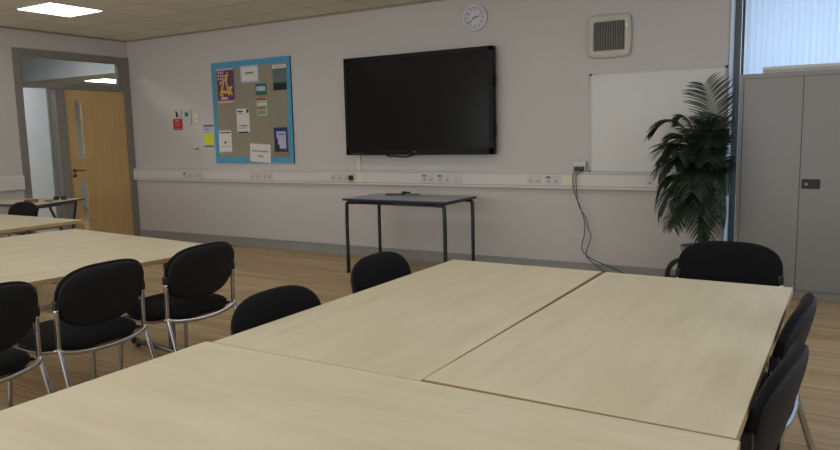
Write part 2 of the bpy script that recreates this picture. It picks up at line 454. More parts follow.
# black plug in socket
pl = thing('plug', 'black mains plug pushed into the socket below the left corner of the screen', 'plug', (3.85, -.067, .912))
MB().prism(rrect(-.026, .026, -.026, .026, .012, 4), 0, .03, M=RX, bev=.004).build('plug_body', 'black_plastic', pl)
MB().tube([(0, -.025, -.02), (0, -.03, -.035), (.004, -.022, -.045), (.012, .004, -.05)], .0035, n=6, sub=1).build('lead', 'black_plastic', pl)

# white adaptor over the trunking with two black plugs and cables
ad = thing('wall_socket', 'white surface socket box above the trunking with two black plugs', 'socket', (6.505, -.001, 1.045))
MB().box(-.062, .062, -.04, 0, -.043, .052, bev=.004).build('faceplate', 'socket_white', ad)
MB().box(-.052, .052, -.0425, -.0395, .022, .042, bev=.001).build('rocker_switches', 'trunk_white', ad)
def cable(label, x, pts, grp):
    t = thing('power_cable', label, 'cable', (x, -.042, 1.03), 0, grp)
    MB().box(-.02, .02, -.03, -.0, -.022, .018, bev=.006).build('plug_body', 'black_plastic', t)
    P = [(p[0]-x, p[1]+.042, p[2]-1.03) for p in pts]
    MB().tube(P, .0042, n=7, sub=3).build('lead', 'black_plastic', t)
cable('black cable hanging from the left plug in a gentle wave to the floor', 6.48,
 [(6.48, -.06, 1.01), (6.46, -.09, .99), (6.455, -.085, .90), (6.47, -.08, .80), (6.53, -.075, .66), (6.575, -.07, .52), (6.57, -.07, .40), (6.54, -.07, .30), (6.55, -.075, .24), (6.62, -.07, .18), (6.74, -.07, .135), (6.90, -.075, .085), (7.05, -.10, .02), (7.2, -.14, .006), (7.35, -.2, .006)], 'cables hanging from the white socket box')
cable('black cable from the right plug kinking right below the trunking', 6.53,
 [(6.53, -.06, 1.01), (6.49, -.1, .98), (6.49, -.09, .88), (6.50, -.085, .74), (6.52, -.08, .66), (6.59, -.075, .56), (6.60, -.07, .46), (6.64, -.07, .40), (6.61, -.07, .31), (6.575, -.07, .20), (6.66, -.09, .14), (6.78, -.10, .06), (6.9, -.16, .006), (7.05, -.24, .006)], 'cables hanging from the white socket box')

# ------------------------------------------------------------------ screen
tv = thing('display_screen', 'large black wall-mounted flat display screen, switched off', 'screen', (4.743, -.0, 1.70))
W2, H2 = .909, .532
b = MB().prism(rrect(-W2, W2, -H2, H2, .008, 2), .05, .115, M=RX, bev=.004); b.build('casing', 'tv_black', tv)
fr = MB()
t_ = .045
for a in ((-W2, W2, H2-t_, H2), (-W2, W2, -H2, -H2+t_+.022), (-W2, -W2+t_, -H2, H2), (W2-t_, W2, -H2, H2)):
    fr.box(a[0], a[1], -.128, -.1145, a[2], a[3], bev=.003)
fr.build('bezel', 'tv_black', tv)
MB().box(-W2+t_-.004, W2-t_+.004, -.1185, -.1155, -H2+t_+.018, H2-t_+.004).build('glass', 'tv_glass', tv)
MB().box(-.42, .42, -.052, -.002, -.3, .3, bev=.003).build('wall_mount', 'black_metal', tv)
MB().box(-.025, .012, -.1295, -.1275, -H2+.028, -H2+.038, bev=.0005).build('logo', 'ink_soft', tv)
p = MB()
for i in range(6): p.box(-W2+.10+i*.026, -W2+.114+i*.026, -.1295, -.1275, -H2+.012, -H2+.02)
p.build('ports', 'ink_soft', tv)
p = MB()
for z in (.2, -.28): p.box(W2-.001, W2+.014, -.10, -.07, z-.06, z+.06, bev=.004)
p.build('side_bracket', 'tv_black', tv)
MB().tube([(-.42, -.06, -H2-.0), (-.38, -.06, -H2-.02), (-.30, -.06, -H2-.012), (-.22, -.06, -H2-.026), (-.12, -.06, -H2-.018), (-.06, -.06, -H2+.002)], .008, n=8, sub=2).build('cable_loop', 'black_plastic', tv)

# ------------------------------------------------------------------ whiteboard
wb = thing('whiteboard', 'blank white wall board with thin metal frame left of the palm', 'whiteboard', (7.182, -.001, 1.447))
MB().box(-.575, .575, -.014, 0, -.44, .44).build('board', 'board_white', wb)
fr = MB(); a, b_ = .583, .447
fr.box(-a, a, -.019, 0, b_-.008, b_); fr.box(-a, a, -.019, 0, -b_, -b_+.008); fr.box(-a, -a+.012, -.019, 0, -b_, b_); fr.box(a-.012, a, -.019, 0, -b_, b_)
fr.build('frame', 'board_frame', wb)
cr = MB()
for sx in (-1, 1):
    for sz in (-1, 1): cr.box(sx*a-.011, sx*a+.011, -.021, 0, sz*b_-.011, sz*b_+.011, bev=.003)
cr.build('corner_cap', 'black_plastic', wb)

# ------------------------------------------------------------------ clock
ck = thing('wall_clock', 'round white wall clock with black hands above the screen', 'clock', (5.408, -.001, 2.532))
MB().lathe([(0, 0), (.132, 0), (.135, .012), (.131, .034), (.120, .038), (.113, .03), (.113, .022), (.11, .018)], M=RX, n=48).build('rim', 'clock_rim', ck)
MB().lathe([(0, .02), (.113, .02)], M=RX, n=48).build('dial', 'clock_face', ck)
nm = MB()
for hnum in range(60):
    a = math.radians(hnum*6); r0 = .104; wd = .0016 if hnum % 5 else .003; ln = .006 if hnum % 5 else .010
    R = Matrix.Rotation(a, 4, 'Y')
    b = bmesh.new()
    nm.box(-wd, wd, -.0215, -.0205, r0-ln, r0, rot=R, piv=(0, 0, 0))
nm.build('minute_marks', 'ink', ck)
for hnum in range(1, 13):
    cu = bpy.data.curves.new('n', 'FONT'); cu.body = str(hnum); cu.size = .032; cu.align_x = 'CENTER'; cu.align_y = 'CENTER'; cu.extrude = .0004
    o = bpy.data.objects.new('numeral', cu); COL.objects.link(o)
    dg = bpy.context.evaluated_depsgraph_get(); me = bpy.data.meshes.new_from_object(o.evaluated_get(dg))
    bpy.data.objects.remove(o); bpy.data.curves.remove(cu)
    me.materials.clear(); me.materials.append(MATS['ink'])
    o = bpy.data.objects.new('numeral', me); COL.objects.link(o); o.parent = ck
    a = math.radians(30*hnum); o.location = (.080*math.sin(a), -.0212, .080*math.cos(a)); o.rotation_euler = (PI/2, 0, 0)
def hand(name, ang, ln, wd, y):
    MB().box(-wd, wd, y-.0012, y, -.018, ln, rot=Matrix.Rotation(math.radians(ang), 4, 'Y'), piv=(0, 0, 0)).build(name, 'ink', ck)
hand('hour_hand', 78, .062, .0035, -.024); hand('minute_hand', 226, .090, .0026, -.026)

# ------------------------------------------------------------------ fan unit, blank plate
fn = thing('extractor_fan', 'square beige ventilation fan with dark vertical grille high on the wall', 'fan', (6.77, -.001, 2.232))
def bulge(w_, h_, k_=.03, n=10):
    out = []
    cs = [(-w_, -h_), (w_, -h_), (w_, h_), (-w_, h_)]
    for i in range(4):
        a, b_ = Vector(cs[i]), Vector(cs[(i+1) % 4]); nrm = Vector(((b_-a).y, -(b_-a).x)).normalized()
        for j in range(n):
            t = .04 + .92*j/(n-1); p = a.lerp(b_, t) + nrm*k_*(1-(2*t-1)**2); out.append((p.x, p.y))
    return out
rows = []
for s_, dpt in ((1.0, 0), (1.0, .022), (.98, .036), (.94, .042), (.76, .044)):
    pts = bulge(.19*s_, .185*s_, .012*s_)
    rows.append([(x, -dpt, z) for x, z in pts])
inner = []
for i, (x, z) in enumerate(bulge(.144, .128, .0)): inner.append((x, -.043, z))
rows.append(inner); rows.append([(x, -.012, z) for x, _, z in inner])
MB().grid(rows, closed_u=True).build('housing', 'beige_plastic', fn)
MB().box(-.146, .146, -.014, -.010, -.13, .13).build('backing', 'grille_dark', fn)
g = MB()
for i in range(13): g.box(-.140+i*.0225, -.130+i*.0225, -.036, -.016, -.127, .127, rot=Matrix.Rotation(.5, 4, 'Z'))
g.build('grille_slats', 'louvre', fn)
g = MB().box(.150, .174, -.050, -.043, .065, .10, bev=.003).box(.146, .178, -.048, -.043, -.018, -.012)
g.build('glare_marks', 'paper', fn)  # glare highlights on the housing, modelled as small pale pieces
bp = thing('blank_plate', 'small blank white plate on the wall left of the fan', 'plate', (6.348, -.001, 2.25))
MB().prism(rrect(-.053, .053, -.046, .046, .006), 0, .008, M=RX, bev=.002).build('plate', 'wall_paint', bp)
sc = MB()
for s in (-1, 1): sc.lathe([(0, 0), (.004, 0), (.004, .002), (0, .002)], M=Matrix.Translation((s*.04, -.008, 0)) @ RX, n=10)
sc.build('screws', 'silver', bp)

# ------------------------------------------------------------------ noticeboard and papers
nb = thing('noticeboard', 'large olive felt noticeboard with bright blue border covered in papers', 'noticeboard', (2.308, -.001, 1.708))
a, b_ = .66, .635; bw = .066
MB().box(-a, a, -.016, 0, -b_, b_).build('felt_panel', 'felt_olive', nb)
fr = MB(); fr.box(-a, a, -.02, -.001, b_-bw-.01, b_); fr.box(-a, a, -.02, -.001, -b_, -b_+bw+.01); fr.box(-a, -a+bw, -.0202, -.001, -b_, b_); fr.box(a-bw, a, -.0202, -.001, -b_, b_)
fr.build('border', 'border_blue', nb)
def sheet(name, label, x0, x1, z0, z1, mat, items=(), y=-.0225, rot=0, cat='poster', grp='papers on the noticeboard'):
    t = thing(name, label, cat, ((x0+x1)/2, y, (z0+z1)/2), 0, grp)
    t.rotation_euler = (0, rot, 0)
    W, Hh = (x1-x0)/2, (z1-z0)/2
    MB().box(-W, W, -.001, .001, -Hh, Hh).build('sheet', mat, t)
    by = {}
    for it in items:
        nm_, m_, u0, u1, v0, v1 = it[:6]
        by.setdefault((nm_, m_), []).append((u0, u1, v0, v1))
    i = 0
    for (nm_, m_), L_ in by.items():
        mb = MB(); i += 1
        for u0, u1, v0, v1 in L_:
            mb.box(-W+2*W*u0, -W+2*W*u1, -.0012-.0004*i, -.0009, -Hh+2*Hh*v0, -Hh+2*Hh*v1)
        mb.build(nm_, m_, t)
    return t
def words(m, v, h_, u0, u1, n, seed=1):
    rnd = random.Random(seed); out = []; x = u0; st = (u1-u0)/n
    for i in range(n):
        out.append(('printing', m, x, x+st*rnd.uniform(.55, .85), v-h_/2*rnd.uniform(.7, 1), v+h_/2)); x += st
    return out
# purple and yellow poster, abstract shapes
pp = sheet('poster', 'purple and yellow illustrated poster at the top left of the noticeboard', 1.747, 2.04, 1.835, 2.262, 'paper_purple',
  [('margin', 'paper_lilac', 0, 1, .95, 1), ('margin', 'paper_pink', 0, 1.0, .0, .065), ('caption', 'paper_pink', .18, .62, .10, .17)] +
  [('printing', 'paper_pink', .06+.13*(i % 3), .14+.13*(i % 3), .86-.09*(i//3), .92-.09*(i//3)) for i in range(9)])
yl = MB()
def band(p, q, w_):
    p, q = Vector(p), Vector(q); dr = (q-p).normalized(); nn = Vector((-dr.y, dr.x))*w_
    pts = [p-nn, q-nn*.7, q+nn*.7, p+nn]
    yl.prism([(v.x, v.y) for v in pts], .0022, .0028, M=RX)
for p, q, w_ in (((-.09, -.11), (-.02, .08), .018), ((.06, -.12), (.0, .1), .016), ((-.08, -.07), (.10, -.09), .02), ((.02, .06), (.04, .17), .014), ((.06, -.04), (.12, -.02), .02), ((-.10, -.10), (-.04, -.13), .016), ((.08, -.06), (.11, -.12), .018), ((-.02, .12), (.06, .13), .012), ((-.10, .02), (-.06, .06), .012)):
    band(p, q, w_)
yl.build('illustration', 'paper_yellow', pp)
sheet('laminated_sheet', 'white laminated notice with one dark word, top of the noticeboard', 2.16, 2.465, 2.067, 2.275, 'paper_lilac',
  [('face', 'paper', .07, .93, .1, .9)] + words('ink', .55, .11, .27, .75, 6), rot=-.0)
sheet('poster', 'dark teal poster with white heading at the top right of the noticeboard', 2.695, 2.908, 1.95, 2.25, 'paper_green',
  [('heading', 'paper', 0, 1, .86, 1)] + words('ink_soft', .93, .05, .1, .9, 8) + [('picture', 'ink_soft', .06+.12*i, .12+.12*i, .32, .84) for i in range(8)] + [('footer', 'ink', 0, 1, 0, .28)])
sheet('leaflet', 'small square green leaflet with pale panel, middle of the noticeboard', 2.405, 2.582, 1.903, 2.043, 'paper_green',
  [('panel', 'paper_lilac', .08, .9, .38, .76)])
sheet('leaflet', 'small red and green leaflet below the square green one', 2.41, 2.585, 1.652, 1.873, 'paper_mint',
  [('heading', 'paper_red', .0, .9, .86, .98), ('panel', 'paper', .06, .94, .62, .68), ('picture', 'paper_brick', .04, .85, .36, .52), ('picture', 'felt_olive', .1, .8, .1, .3)])
sheet('poster', 'white leaflet with dark corner and blue print, centre left of the noticeboard', 2.06, 2.275, 1.45, 1.752, 'paper',
  [('corner', 'ink', .8, .97, .82, .97), ('footer', 'ink', .08, .88, .0, .06), ('bar', 'paper_blue', .08, .5, .86, .92)] + words('ink_soft', .8, .04, .1, .5, 4) + words('paper_blue', .3, .05, .15, .85, 6, 4) + words('ink_soft', .2, .03, .15, .85, 7, 5))
sheet('poster', 'white poster with small dark tree shape at the lower left of the noticeboard', 1.722, 1.95, 1.202, 1.488, 'paper',
  [('heading', 'ink', .06, .94, .88, .93), ('footer', 'ink', .1, .95, .02, .05), ('picture', 'ink', .42, .58, .42, .5), ('picture', 'paper_lime', .46, .55, .5, .6)] + words('ink_soft', .3, .03, .2, .8, 6))
sheet('poster', 'white handwritten style notice tilted over the bottom border of the noticeboard', 2.262, 2.605, 1.085, 1.31, 'paper',
  words('ink_soft', .6, .09, .1, .92, 11, 2) + words('ink_soft', .32, .12, .38, .66, 3, 3), rot=.06, y=-.026)
sheet('poster', 'navy bordered poster with dark figure at the lower right of the noticeboard', 2.668, 2.885, 1.208, 1.505, 'paper_blue',
  [('panel', 'paper_lilac', .2, .88, .14, .84), ('figure', 'ink', .08, .4, .05, .3), ('figure', 'ink', .12, .28, .3, .55)] + words('paper_blue', .72, .05, .3, .8, 5))
sheet('paper_strip', 'brown paper strip at the lower right edge of the noticeboard', 2.655, 2.895, 1.152, 1.198, 'paper_brown')
WG = 'signs on the wall between door and noticeboard'
sheet('poster', 'lime yellow and lilac poster left of the noticeboard', 1.428, 1.608, 1.285, 1.565, 'paper_lilac',
  [('heading', 'ink', 0, 1, .94, 1), ('panel', 'paper_lime', .04, .98, .08, .62), ('footer', 'ink', 0, 1, 0, .04)] + words('paper_blue', .8, .04, .1, .6, 4), y=-.003, grp=WG)
sheet('fire_sign', 'red fire notice with pale text on the wall by the door', .852, 1.035, 1.515, 1.662, 'paper_red',
  words('paper_pink', .82, .1, .3, .6, 2) + words('paper_pink', .6, .06, .2, .8, 5) + words('paper_pink', .4, .06, .2, .75, 5, 7) + [('border', 'paper_pink', .05, .95, .08, .12)], y=-.003, cat='sign', grp=WG)
al = thing('call_point_cover', 'white plastic unit with black mark above the red fire notice', 'switch', (.945, -.001, 1.728))
MB().prism(rrect(-.085, .085, -.062, .062, .01), 0, .012, M=RX, bev=.003).build('plate', 'socket_white', al)
MB().prism([(-.01, -.045), (.028, -.045), (.022, .0), (-.006, .04), (-.02, .035)], .0125, .018, M=RX).build('symbol', 'ink', al)
tc = thing('thermostat', 'white wall control unit with small dark green display beside the red notice', 'thermostat', (1.143, -.001, 1.68))
MB().prism(rrect(-.075, .075, -.1, .1, .012), 0, .02, M=RX, bev=.004).build('housing', 'socket_white', tc)
MB().box(-.032, .034, -.0225, -.0195, .005, .062).build('display', 'paper_green', tc)
MB().box(-.05, .05, -.0215, -.0195, .075, .08).box(-.05, .05, -.0215, -.0195, -.04, -.036).box(-.05, .05, -.0215, -.0195, -.06, -.056).build('labels', 'socket_shade', tc)
sw = thing('light_switch', 'small cream light switch on the wall beside the thermostat', 'switch', (1.31, -.001, 1.662))
MB().prism(rrect(-.05, .05, -.052, .052, .008), 0, .014, M=RX, bev=.003).build('faceplate', 'socket_cream', sw)
MB().box(-.014, .014, -.02, -.0135, -.022, .022, bev=.002).build('rocker', 'socket_white', sw)
ks = thing('key_switch', 'small white plate with two dark dots below the thermostat', 'switch', (1.275, -.001, 1.257))
MB().prism(rrect(-.06, .06, -.045, .045, .006), 0, .008, M=RX, bev=.002).build('faceplate', 'socket_white', ks)
q = MB(); q.lathe([(0, 0), (.014, 0), (.014, .004), (0, .004)], M=Matrix.Translation((.02, -.008, 0)) @ RX, n=16); q.lathe([(0, 0), (.008, 0), (.008, .003), (0, .003)], M=Matrix.Translation((-.04, -.008, 0)) @ RX, n=12)
q.build('key_holes', 'ink', ks)

# ------------------------------------------------------------------ blue-edged table under the screen
bt = thing('side_table', 'grey-topped table with blue edge and black legs under the screen', 'table', (4.93, -.575, 0))
TW, TD, TH = .60, .325, .76
MB().prism(rrect(-TW, TW, -TD, TD, .02), TH-.022, TH-.001, bev=.003).build('edge_band', 'table_blue_edge', bt)
MB().prism(rrect(-TW+.008, TW-.008, -TD+.008, TD-.008, .018), TH-.0012, TH+.0008).build('tabletop', 'table_grey_top', bt)
for sx in (-1, 1):
    for sy in (-1, 1):
        x = sx*(TW-.035); y = sy*(TD-.035)
        MB().tube([(x-sx*.10, y, TH-.04), (x-sx*.02, y, TH-.04), (x, y, TH-.06), (x, y, .012)], .0185, n=12, sub=1).tube([(x, y, 0), (x, y, .03)], .021, n=12).build('leg', 'black_metal', bt)
fr = MB()
for sy in (-1, 1): fr.tube([(-TW+.1, sy*(TD-.035), TH-.04), (TW-.1, sy*(TD-.035), TH-.04)], .015, n=10)
for sx in (-1, 1): fr.tube([(sx*(TW-.11), -TD+.04, TH-.04), (sx*(TW-.11), TD-.04, TH-.04)], .013, n=10)
fr.build('underframe', 'black_metal', bt)
rm = thing('remote_control', 'black remote control lying on the grey-topped table', 'remote', (4.66, -.42, TH+.001), .35)
MB().prism(rrect(-.10, .10, -.022, .022, .01), 0, .018, bev=.005).build('body', 'black_plastic', rm)
q = MB()
for i in range(7):
    for j in range(2): q.box(-.08+i*.022, -.068+i*.022, -.012+j*.015, -.003+j*.015, .0178, .0195)
q.build('buttons', 'ink_soft', rm)
pn = thing('board_rubber', 'small black board rubber beside the remote on the side table', 'eraser', (4.76, -.36, TH+.001), -.5)
MB().prism(rrect(-.06, .06, -.025, .025, .008), .012, .036, bev=.004).build('grip', 'black_plastic', pn); MB().box(-.056, .056, -.022, .022, 0, .0125).build('felt', 'ink_soft', pn)
mk = thing('marker_pen', 'green marker pen lying right of the remote on the side table', 'pen', (4.88, -.40, TH+.0125), .15)
MB().tube([(-.06, 0, 0), (.03, 0, 0)], .009, n=12).build('barrel', 'green_marker', mk); MB().tube([(.028, 0, 0), (.075, 0, 0)], .011, n=12, r1=.008).build('cap', 'green_marker', mk); MB().tube([(-.068, 0, 0), (-.058, 0, 0)], .0095, n=12).build('end_plug', 'paper_yellow', mk)

# ------------------------------------------------------------------ beech tables
def beech(label, cx, cy, lx, ly, rz=0, group='beech classroom tables', legaxis=None):
    """table centred cx,cy with size lx (x) by ly (y)"""
    t = thing('classroom_table', label, 'table', (cx, cy, 0), rz, group)
    ax = 'x' if lx > ly else 'y'
    MB().box(-lx/2+.0015, lx/2-.0015, -ly/2+.0015, ly/2-.0015, .7283, .73, bev=.0004).build('tabletop', 'beech_x' if ax == 'x' else 'beech_y', t)
    MB().box(-lx/2, lx/2, -ly/2, ly/2, .704, .7286, bev=.001).build('edge_band', 'edge_beech', t)
    long_, short = (lx, ly) if ax == 'x' else (ly, lx)
    def P(u, v, z): return (u, v, z) if ax == 'x' else (v, u, z)
    for s in (-1, 1):
        u = s*(long_/2-.12)
        leg = MB(); leg.tube([P(u, 0, .06), P(u, 0, .68)], .024, n=14)
        leg.tube([P(u, -short/2+.14, .69), P(u, short/2-.14, .69)], .016, n=10)
        lg = leg.build('leg', 'silver', t)
        MB().tube([P(u, -short/2+.07, .035), P(u, short/2-.07, .035)], .02, n=14).build('foot', 'chrome', lg)
        q = MB()
        for s2 in (-1, 1): q.tube([P(u, s2*(short/2-.075), .035), P(u, s2*(short/2-.045), .035)], .0225, n=14); q.lathe([(0, 0), (.018, 0), (.018, .014), (0, .014)], M=Matrix.Translation(P(u, s2*(short/2-.1), 0)), n=12)
        q.build('end_cap', 'black_plastic', lg)
    MB().tube([P(-long_/2+.12, 0, .66), P(long_/2-.12, 0, .66)], .016, n=10).build('crossbar', 'black_metal', t)
    return t
# main group
beech('long beech table at the far left of the nearest group, beside the seam', (6.926+7.702)/2, (-3.372-5.012)/2, .776, 1.64)
beech('long beech table at the far right of the nearest group, before the cabinet', 8.0947, -4.192, .765, 1.622, -.012)
beech('nearest beech table running across the bottom of the picture', 6.902+.787, -5.015-.40, 1.574, .80, -.000)
# left group, turned a few degrees
A = Vector((4.52, -3.446)); th = math.radians(-5.2)
u = Vector((math.cos(th), math.sin(th))); v = Vector((-math.sin(th), math.cos(th)))
def left_table(label, u0, u1, ln):
    c_ = A + u*(u0+u1)/2 - v*ln/2
    return beech(label, c_.x, c_.y, u1-u0-.009, ln, th)
left_table('beech table of the middle left group, away from the black chairs', -.835, 0, 1.62)
left_table('beech table of the middle left group with three black chairs tucked in', 0, .99, 1.62)
beech('beech table further back on the left in front of the folding table', 2.38, -3.37, 1.64, .80, 0)

# folding table by the door
ft = thing('folding_table', 'beech folding table with bent black legs next to the door', 'table', (.9, -2.0, 0))
quad = [(1.365-.9, -2.277+2), (1.058-.9, -1.52+2), (.34-.9, -1.78+2), (.10-.9, -2.40+2)]
MB().prism(quad, .708, .73, bev=.002, m='beech_x').build('tabletop', 'beech_x', ft)
MB().prism([(x*1.004, y*1.004) for x, y in quad], .711, .727).build('edge_band', 'black_metal', ft)
def bent(p, q, r_):
    MB().tube([(p[0], p[1], .70), (p[0]*.97+q[0]*.03, p[1]*.97+q[1]*.03, .66), (q[0], q[1], .12), (r_[0], r_[1], .0)], .014, n=10, sub=2).build('leg', 'black_metal', ft)
bent((.38, -.22), (.18, -.36), (.14, -.38)); bent((.40, -.10), (.62, .02), (.68, .04)); bent((.10, .40), (-.02, .36), (-.06, .34)); bent((-.62, -.28), (-.5, -.3), (-.48, -.3))
MB().tube([(.38, -.22, .695), (.40, -.10, .698), (.10, .40, .695)], .012, n=8).tube([(-.62, -.28, .695), (.38, -.22, .695)], .012, n=8).build('rail', 'black_metal', ft)
gl = thing('sunglasses', 'small dark glasses lying on the folding table by the door', 'glasses', (1.02, -1.80, .731), 1.0)
q = MB()
for s in (-1, 1): q.prism(rrect(-.03+s*.036, .03+s*.036, .0, .045, .014), 0, .006, M=Matrix.Translation((0, -.0, 0)) @ Matrix.Rotation(1.2, 4, 'X'))
q.build('lenses', 'black_plastic', gl)
MB().tube([(-.066, .01, .03), (-.066, -.12, .006)], .003, n=6).tube([(.066, .01, .03), (.066, -.12, .006)], .003, n=6).build('arms', 'black_plastic', gl)
gl = thing('key_bunch', 'small bunch of dark keys on the folding table beside the glasses', 'keys', (1.10, -2.02, .731), .4)
q = MB()
for i, a in enumerate((0, .6, 1.3, 2.2)):
    q.box(.01, .07, -.006, .006, .001+.004*i, .0045+.004*i, rot=Matrix.Rotation(a, 4, 'Z'), piv=(0, 0, 0))
    q.lathe([(0, 0), (.014, 0), (.014, .004), (0, .004)], M=Matrix.Translation((.06*math.cos(a), .06*math.sin(a), .001+.004*i)), n=12)
q.build('keys', 'tube_steel', gl); MB().tube([(.018*math.cos(t), .018*math.sin(t), .012) for t in [i*PI/6 for i in range(13)]], .002, n=6).build('ring', 'brass', gl)
cs = thing('pencil_case', 'small brown case at the left end of the items on the folding table', 'case', (.96, -2.10, .731), .9)
MB().box(-.07, .07, -.025, .025, 0, .03, bev=.01).build('body', 'edge_brown', cs); MB().box(-.06, .06, -.002, .002, .0295, .032).build('zip', 'ink', cs)

# ------------------------------------------------------------------ chairs (front = +Y local)
def pad(w_, h_, t, ex=2.6, nr=7, na=40, curve=.0, taper=0., puff=1.0, bias=0):
    """closed superellipse cushion in the xz-plane, thickness along y"""
    def pt(r, a, side):
        ca, sa = math.cos(a), math.sin(a)
        x = w_/2*math.copysign(abs(ca)**(2/ex), ca)*r; z = h_/2*math.copysign(abs(sa)**(2/ex), sa)*r
        x *= 1 - taper*(-z/(h_/2) if z < 0 else 0)
        y = side*t/2*(max(0, 1-r**5))**.5*puff + curve*(x/(w_/2))**2
        return (x, y, z)
    R = [0.0, .3, .55, .75, .88, .95, .985, 1.0]
    rows = [[pt(r, 2*PI*j/na, 1) for j in range(na)] for r in R] + [[pt(r, 2*PI*j/na, -1) for j in range(na)] for r in R[::-1][1:]]
    return rows
def make_chair():
    t = thing('conference_chair', 'x', 'chair')
    # seat cushion: pad turned to lie flat
    st = MB(); st.grid(pad(.475, .485, .095, 3.6), closed_u=True)
    o = st.build('seat', 'chair_fabric', t); o.rotation_euler = (PI/2, 0, 0); o.location = (0, .005, .444)
    sb = MB().prism(rrect(-.21, .21, -.19, .21, .07, 6), .405, .42, bev=.004); sb.build('seat_pan', 'black_plastic', t)
    bk = MB(); bk.grid(pad(.485, .315, .05, 2.8, curve=.024, taper=.10), closed_u=True)
    o = bk.build('backrest', 'chair_fabric', t); o.location = (0, -.228, .662); o.rotation_euler = (math.radians(-9), 0, 0)
    o.rotation_euler = (math.radians(14), 0, 0)
    sh = MB(); sh.grid(pad(.468, .30, .034, 2.8, curve=.024, taper=.10), closed_u=True)
    s = sh.build('back_shell', 'shell_plastic', t); s.location = (0, -.243, .659); s.rotation_euler = (math.radians(14), 0, 0)
    for sx in (-1, 1):
        X = sx*.234
        MB().tube([(X, -.205, .655), (X, -.20, .47), (X, -.20, .435)], .0115, n=12, sub=1).build('upright', 'chrome', t)
        br = MB().box(X-.014, X+.014, -.220, -.188, .622, .672, bev=.012)
        br.box(min(X, X-sx*.05), max(X, X-sx*.05), -.218, -.196, .63, .67, bev=.006)
        br.build('bracket', 'black_plastic', t)
        MB().tube([(X, -.20, .445), (X*1.0, -.215, .40), (X*1.03, -.335, .008)], .0115, n=12, sub=1).tube([(X*1.03, -.333, .014), (X*1.03, -.337, 0)], .014, n=12).build('leg', 'chrome', t)
        MB().tube([(sx*.205, .19, .40), (sx*.225, .205, .37), (sx*.235, .235, .008)], .0115, n=12, sub=1).tube([(sx*.235, .234, .014), (sx*.235, .236, 0)], .014, n=12).build('leg', 'chrome', t)
    fr = MB().tube([(-.234, -.20, .437), (-.225, -.212, .425), (-.12, -.228, .407), (0, -.232, .402), (.12, -.228, .407), (.225, -.212, .425), (.234, -.20, .437)], .0125, n=12, sub=2)
    for sx in (-1, 1): fr.tube([(sx*.234, -.20, .435), (sx*.228, -.05, .402), (sx*.21, .19, .398)], .0105, n=10, sub=1)
    fr.tube([(-.21, .19, .398), (.21, .19, .398)], .0105, n=10)
    fr.build('seat_frame', 'chrome', t)
    return t
CH = make_chair()
G = 'black fabric conference chairs with chrome legs'
# (backrest centre x, y, facing angle in degrees: 0 = +Y), label
chairs = [
 (5.70, -5.07, 95, 'black conference chair cut by the left picture edge, nearest of three in the row'),
 (5.65, -4.50, 92, 'black chair in the middle of the row of three tucked under the left tables'),
 (5.66, -3.90, 90, 'black chair at the far end of the row of three, next to the bare floor'),
 (6.85, -4.63, -90, 'nearer of two black chairs whose tops peek over the left edge of the nearest tables'),
 (6.76, -3.81, -90, 'black chair behind the left edge of the nearest tables, in front of the blue-edged table'),
 (8.175, -2.80, 180, 'black chair at the far end of the nearest tables, before palm and cabinet'),
 (8.528, -3.95, 86, 'black chair on the right of the nearest tables, the one closer to the cabinet'),
 (8.524, -4.58, 84, 'black chair on the right of the nearest tables, closest to the camera'),
 (1.86, -2.70, 180, 'small distant black chair at the far left between two tables'),
]
for i, (x, y, ang, lab) in enumerate(chairs):
    c_ = CH if i == 0 else copy_tree(CH)
    a = math.radians(ang); off = Vector((0, -.235)); ox = off.x*math.cos(a)-off.y*math.sin(a); oy = off.x*math.sin(a)+off.y*math.cos(a)
    c_.location = (x-ox, y-oy, 0); c_.rotation_euler = (0, 0, a); c_['label'] = lab; c_['group'] = G

# ------------------------------------------------------------------ cabinet
cb = thing('metal_cabinet', 'tall grey metal two-door cabinet in front of the window', 'cabinet', (7.895, -.218, 0))
CW, CD, CHt = .93, .40, 1.805
body = MB().box(0, CW, .02, CD, .0, CHt, bev=.003)
body.box(0, .030, 0, .021, 0, CHt).box(CW-.030, CW, 0, .021, 0, CHt).box(.030, CW-.030, 0, .021, CHt-.034, CHt).box(.018, CW-.018, .006, .021, 0, .062)
body.build('carcass', 'cabinet_grey', cb)
for nm_, xa, xb in (('door', .0335, .4575), ('door', .4625, CW-.0335)):
    dd = MB().box(xa, xb, -.004, .017, .066, CHt-.037, bev=.002).build(nm_, 'cabinet_grey', cb)
    if xa > .3:
        MB().prism(rrect(xa+.012, xa+.142, .888, .965, .008), .004, .011, M=RX, bev=.002).build('handle_plate', 'black_plastic', dd)
        MB().lathe([(0, .011), (.011, .011), (.011, .015), (.004, .016), (0, .016)], M=Matrix.Translation((xa+.045, 0, .926)) @ RX, n=18).build('lock', 'silver', dd)
MB().box(.4575, .4625, -.001, .012, .066, CHt-.037).build('door_gap', 'cabinet_dark', cb)
fb = thing('flat_box', 'long flat pale grey box lying on top of the grey cabinet', 'box', (8.06, -.20, CHt+.0005))
MB().box(0, .74, 0, .33, 0, .042, bev=.003).build('body', 'box_grey', fb); MB().box(-.004, .744, -.004, .334, .026, .05, bev=.003).build('lid', 'trunk_white', fb)

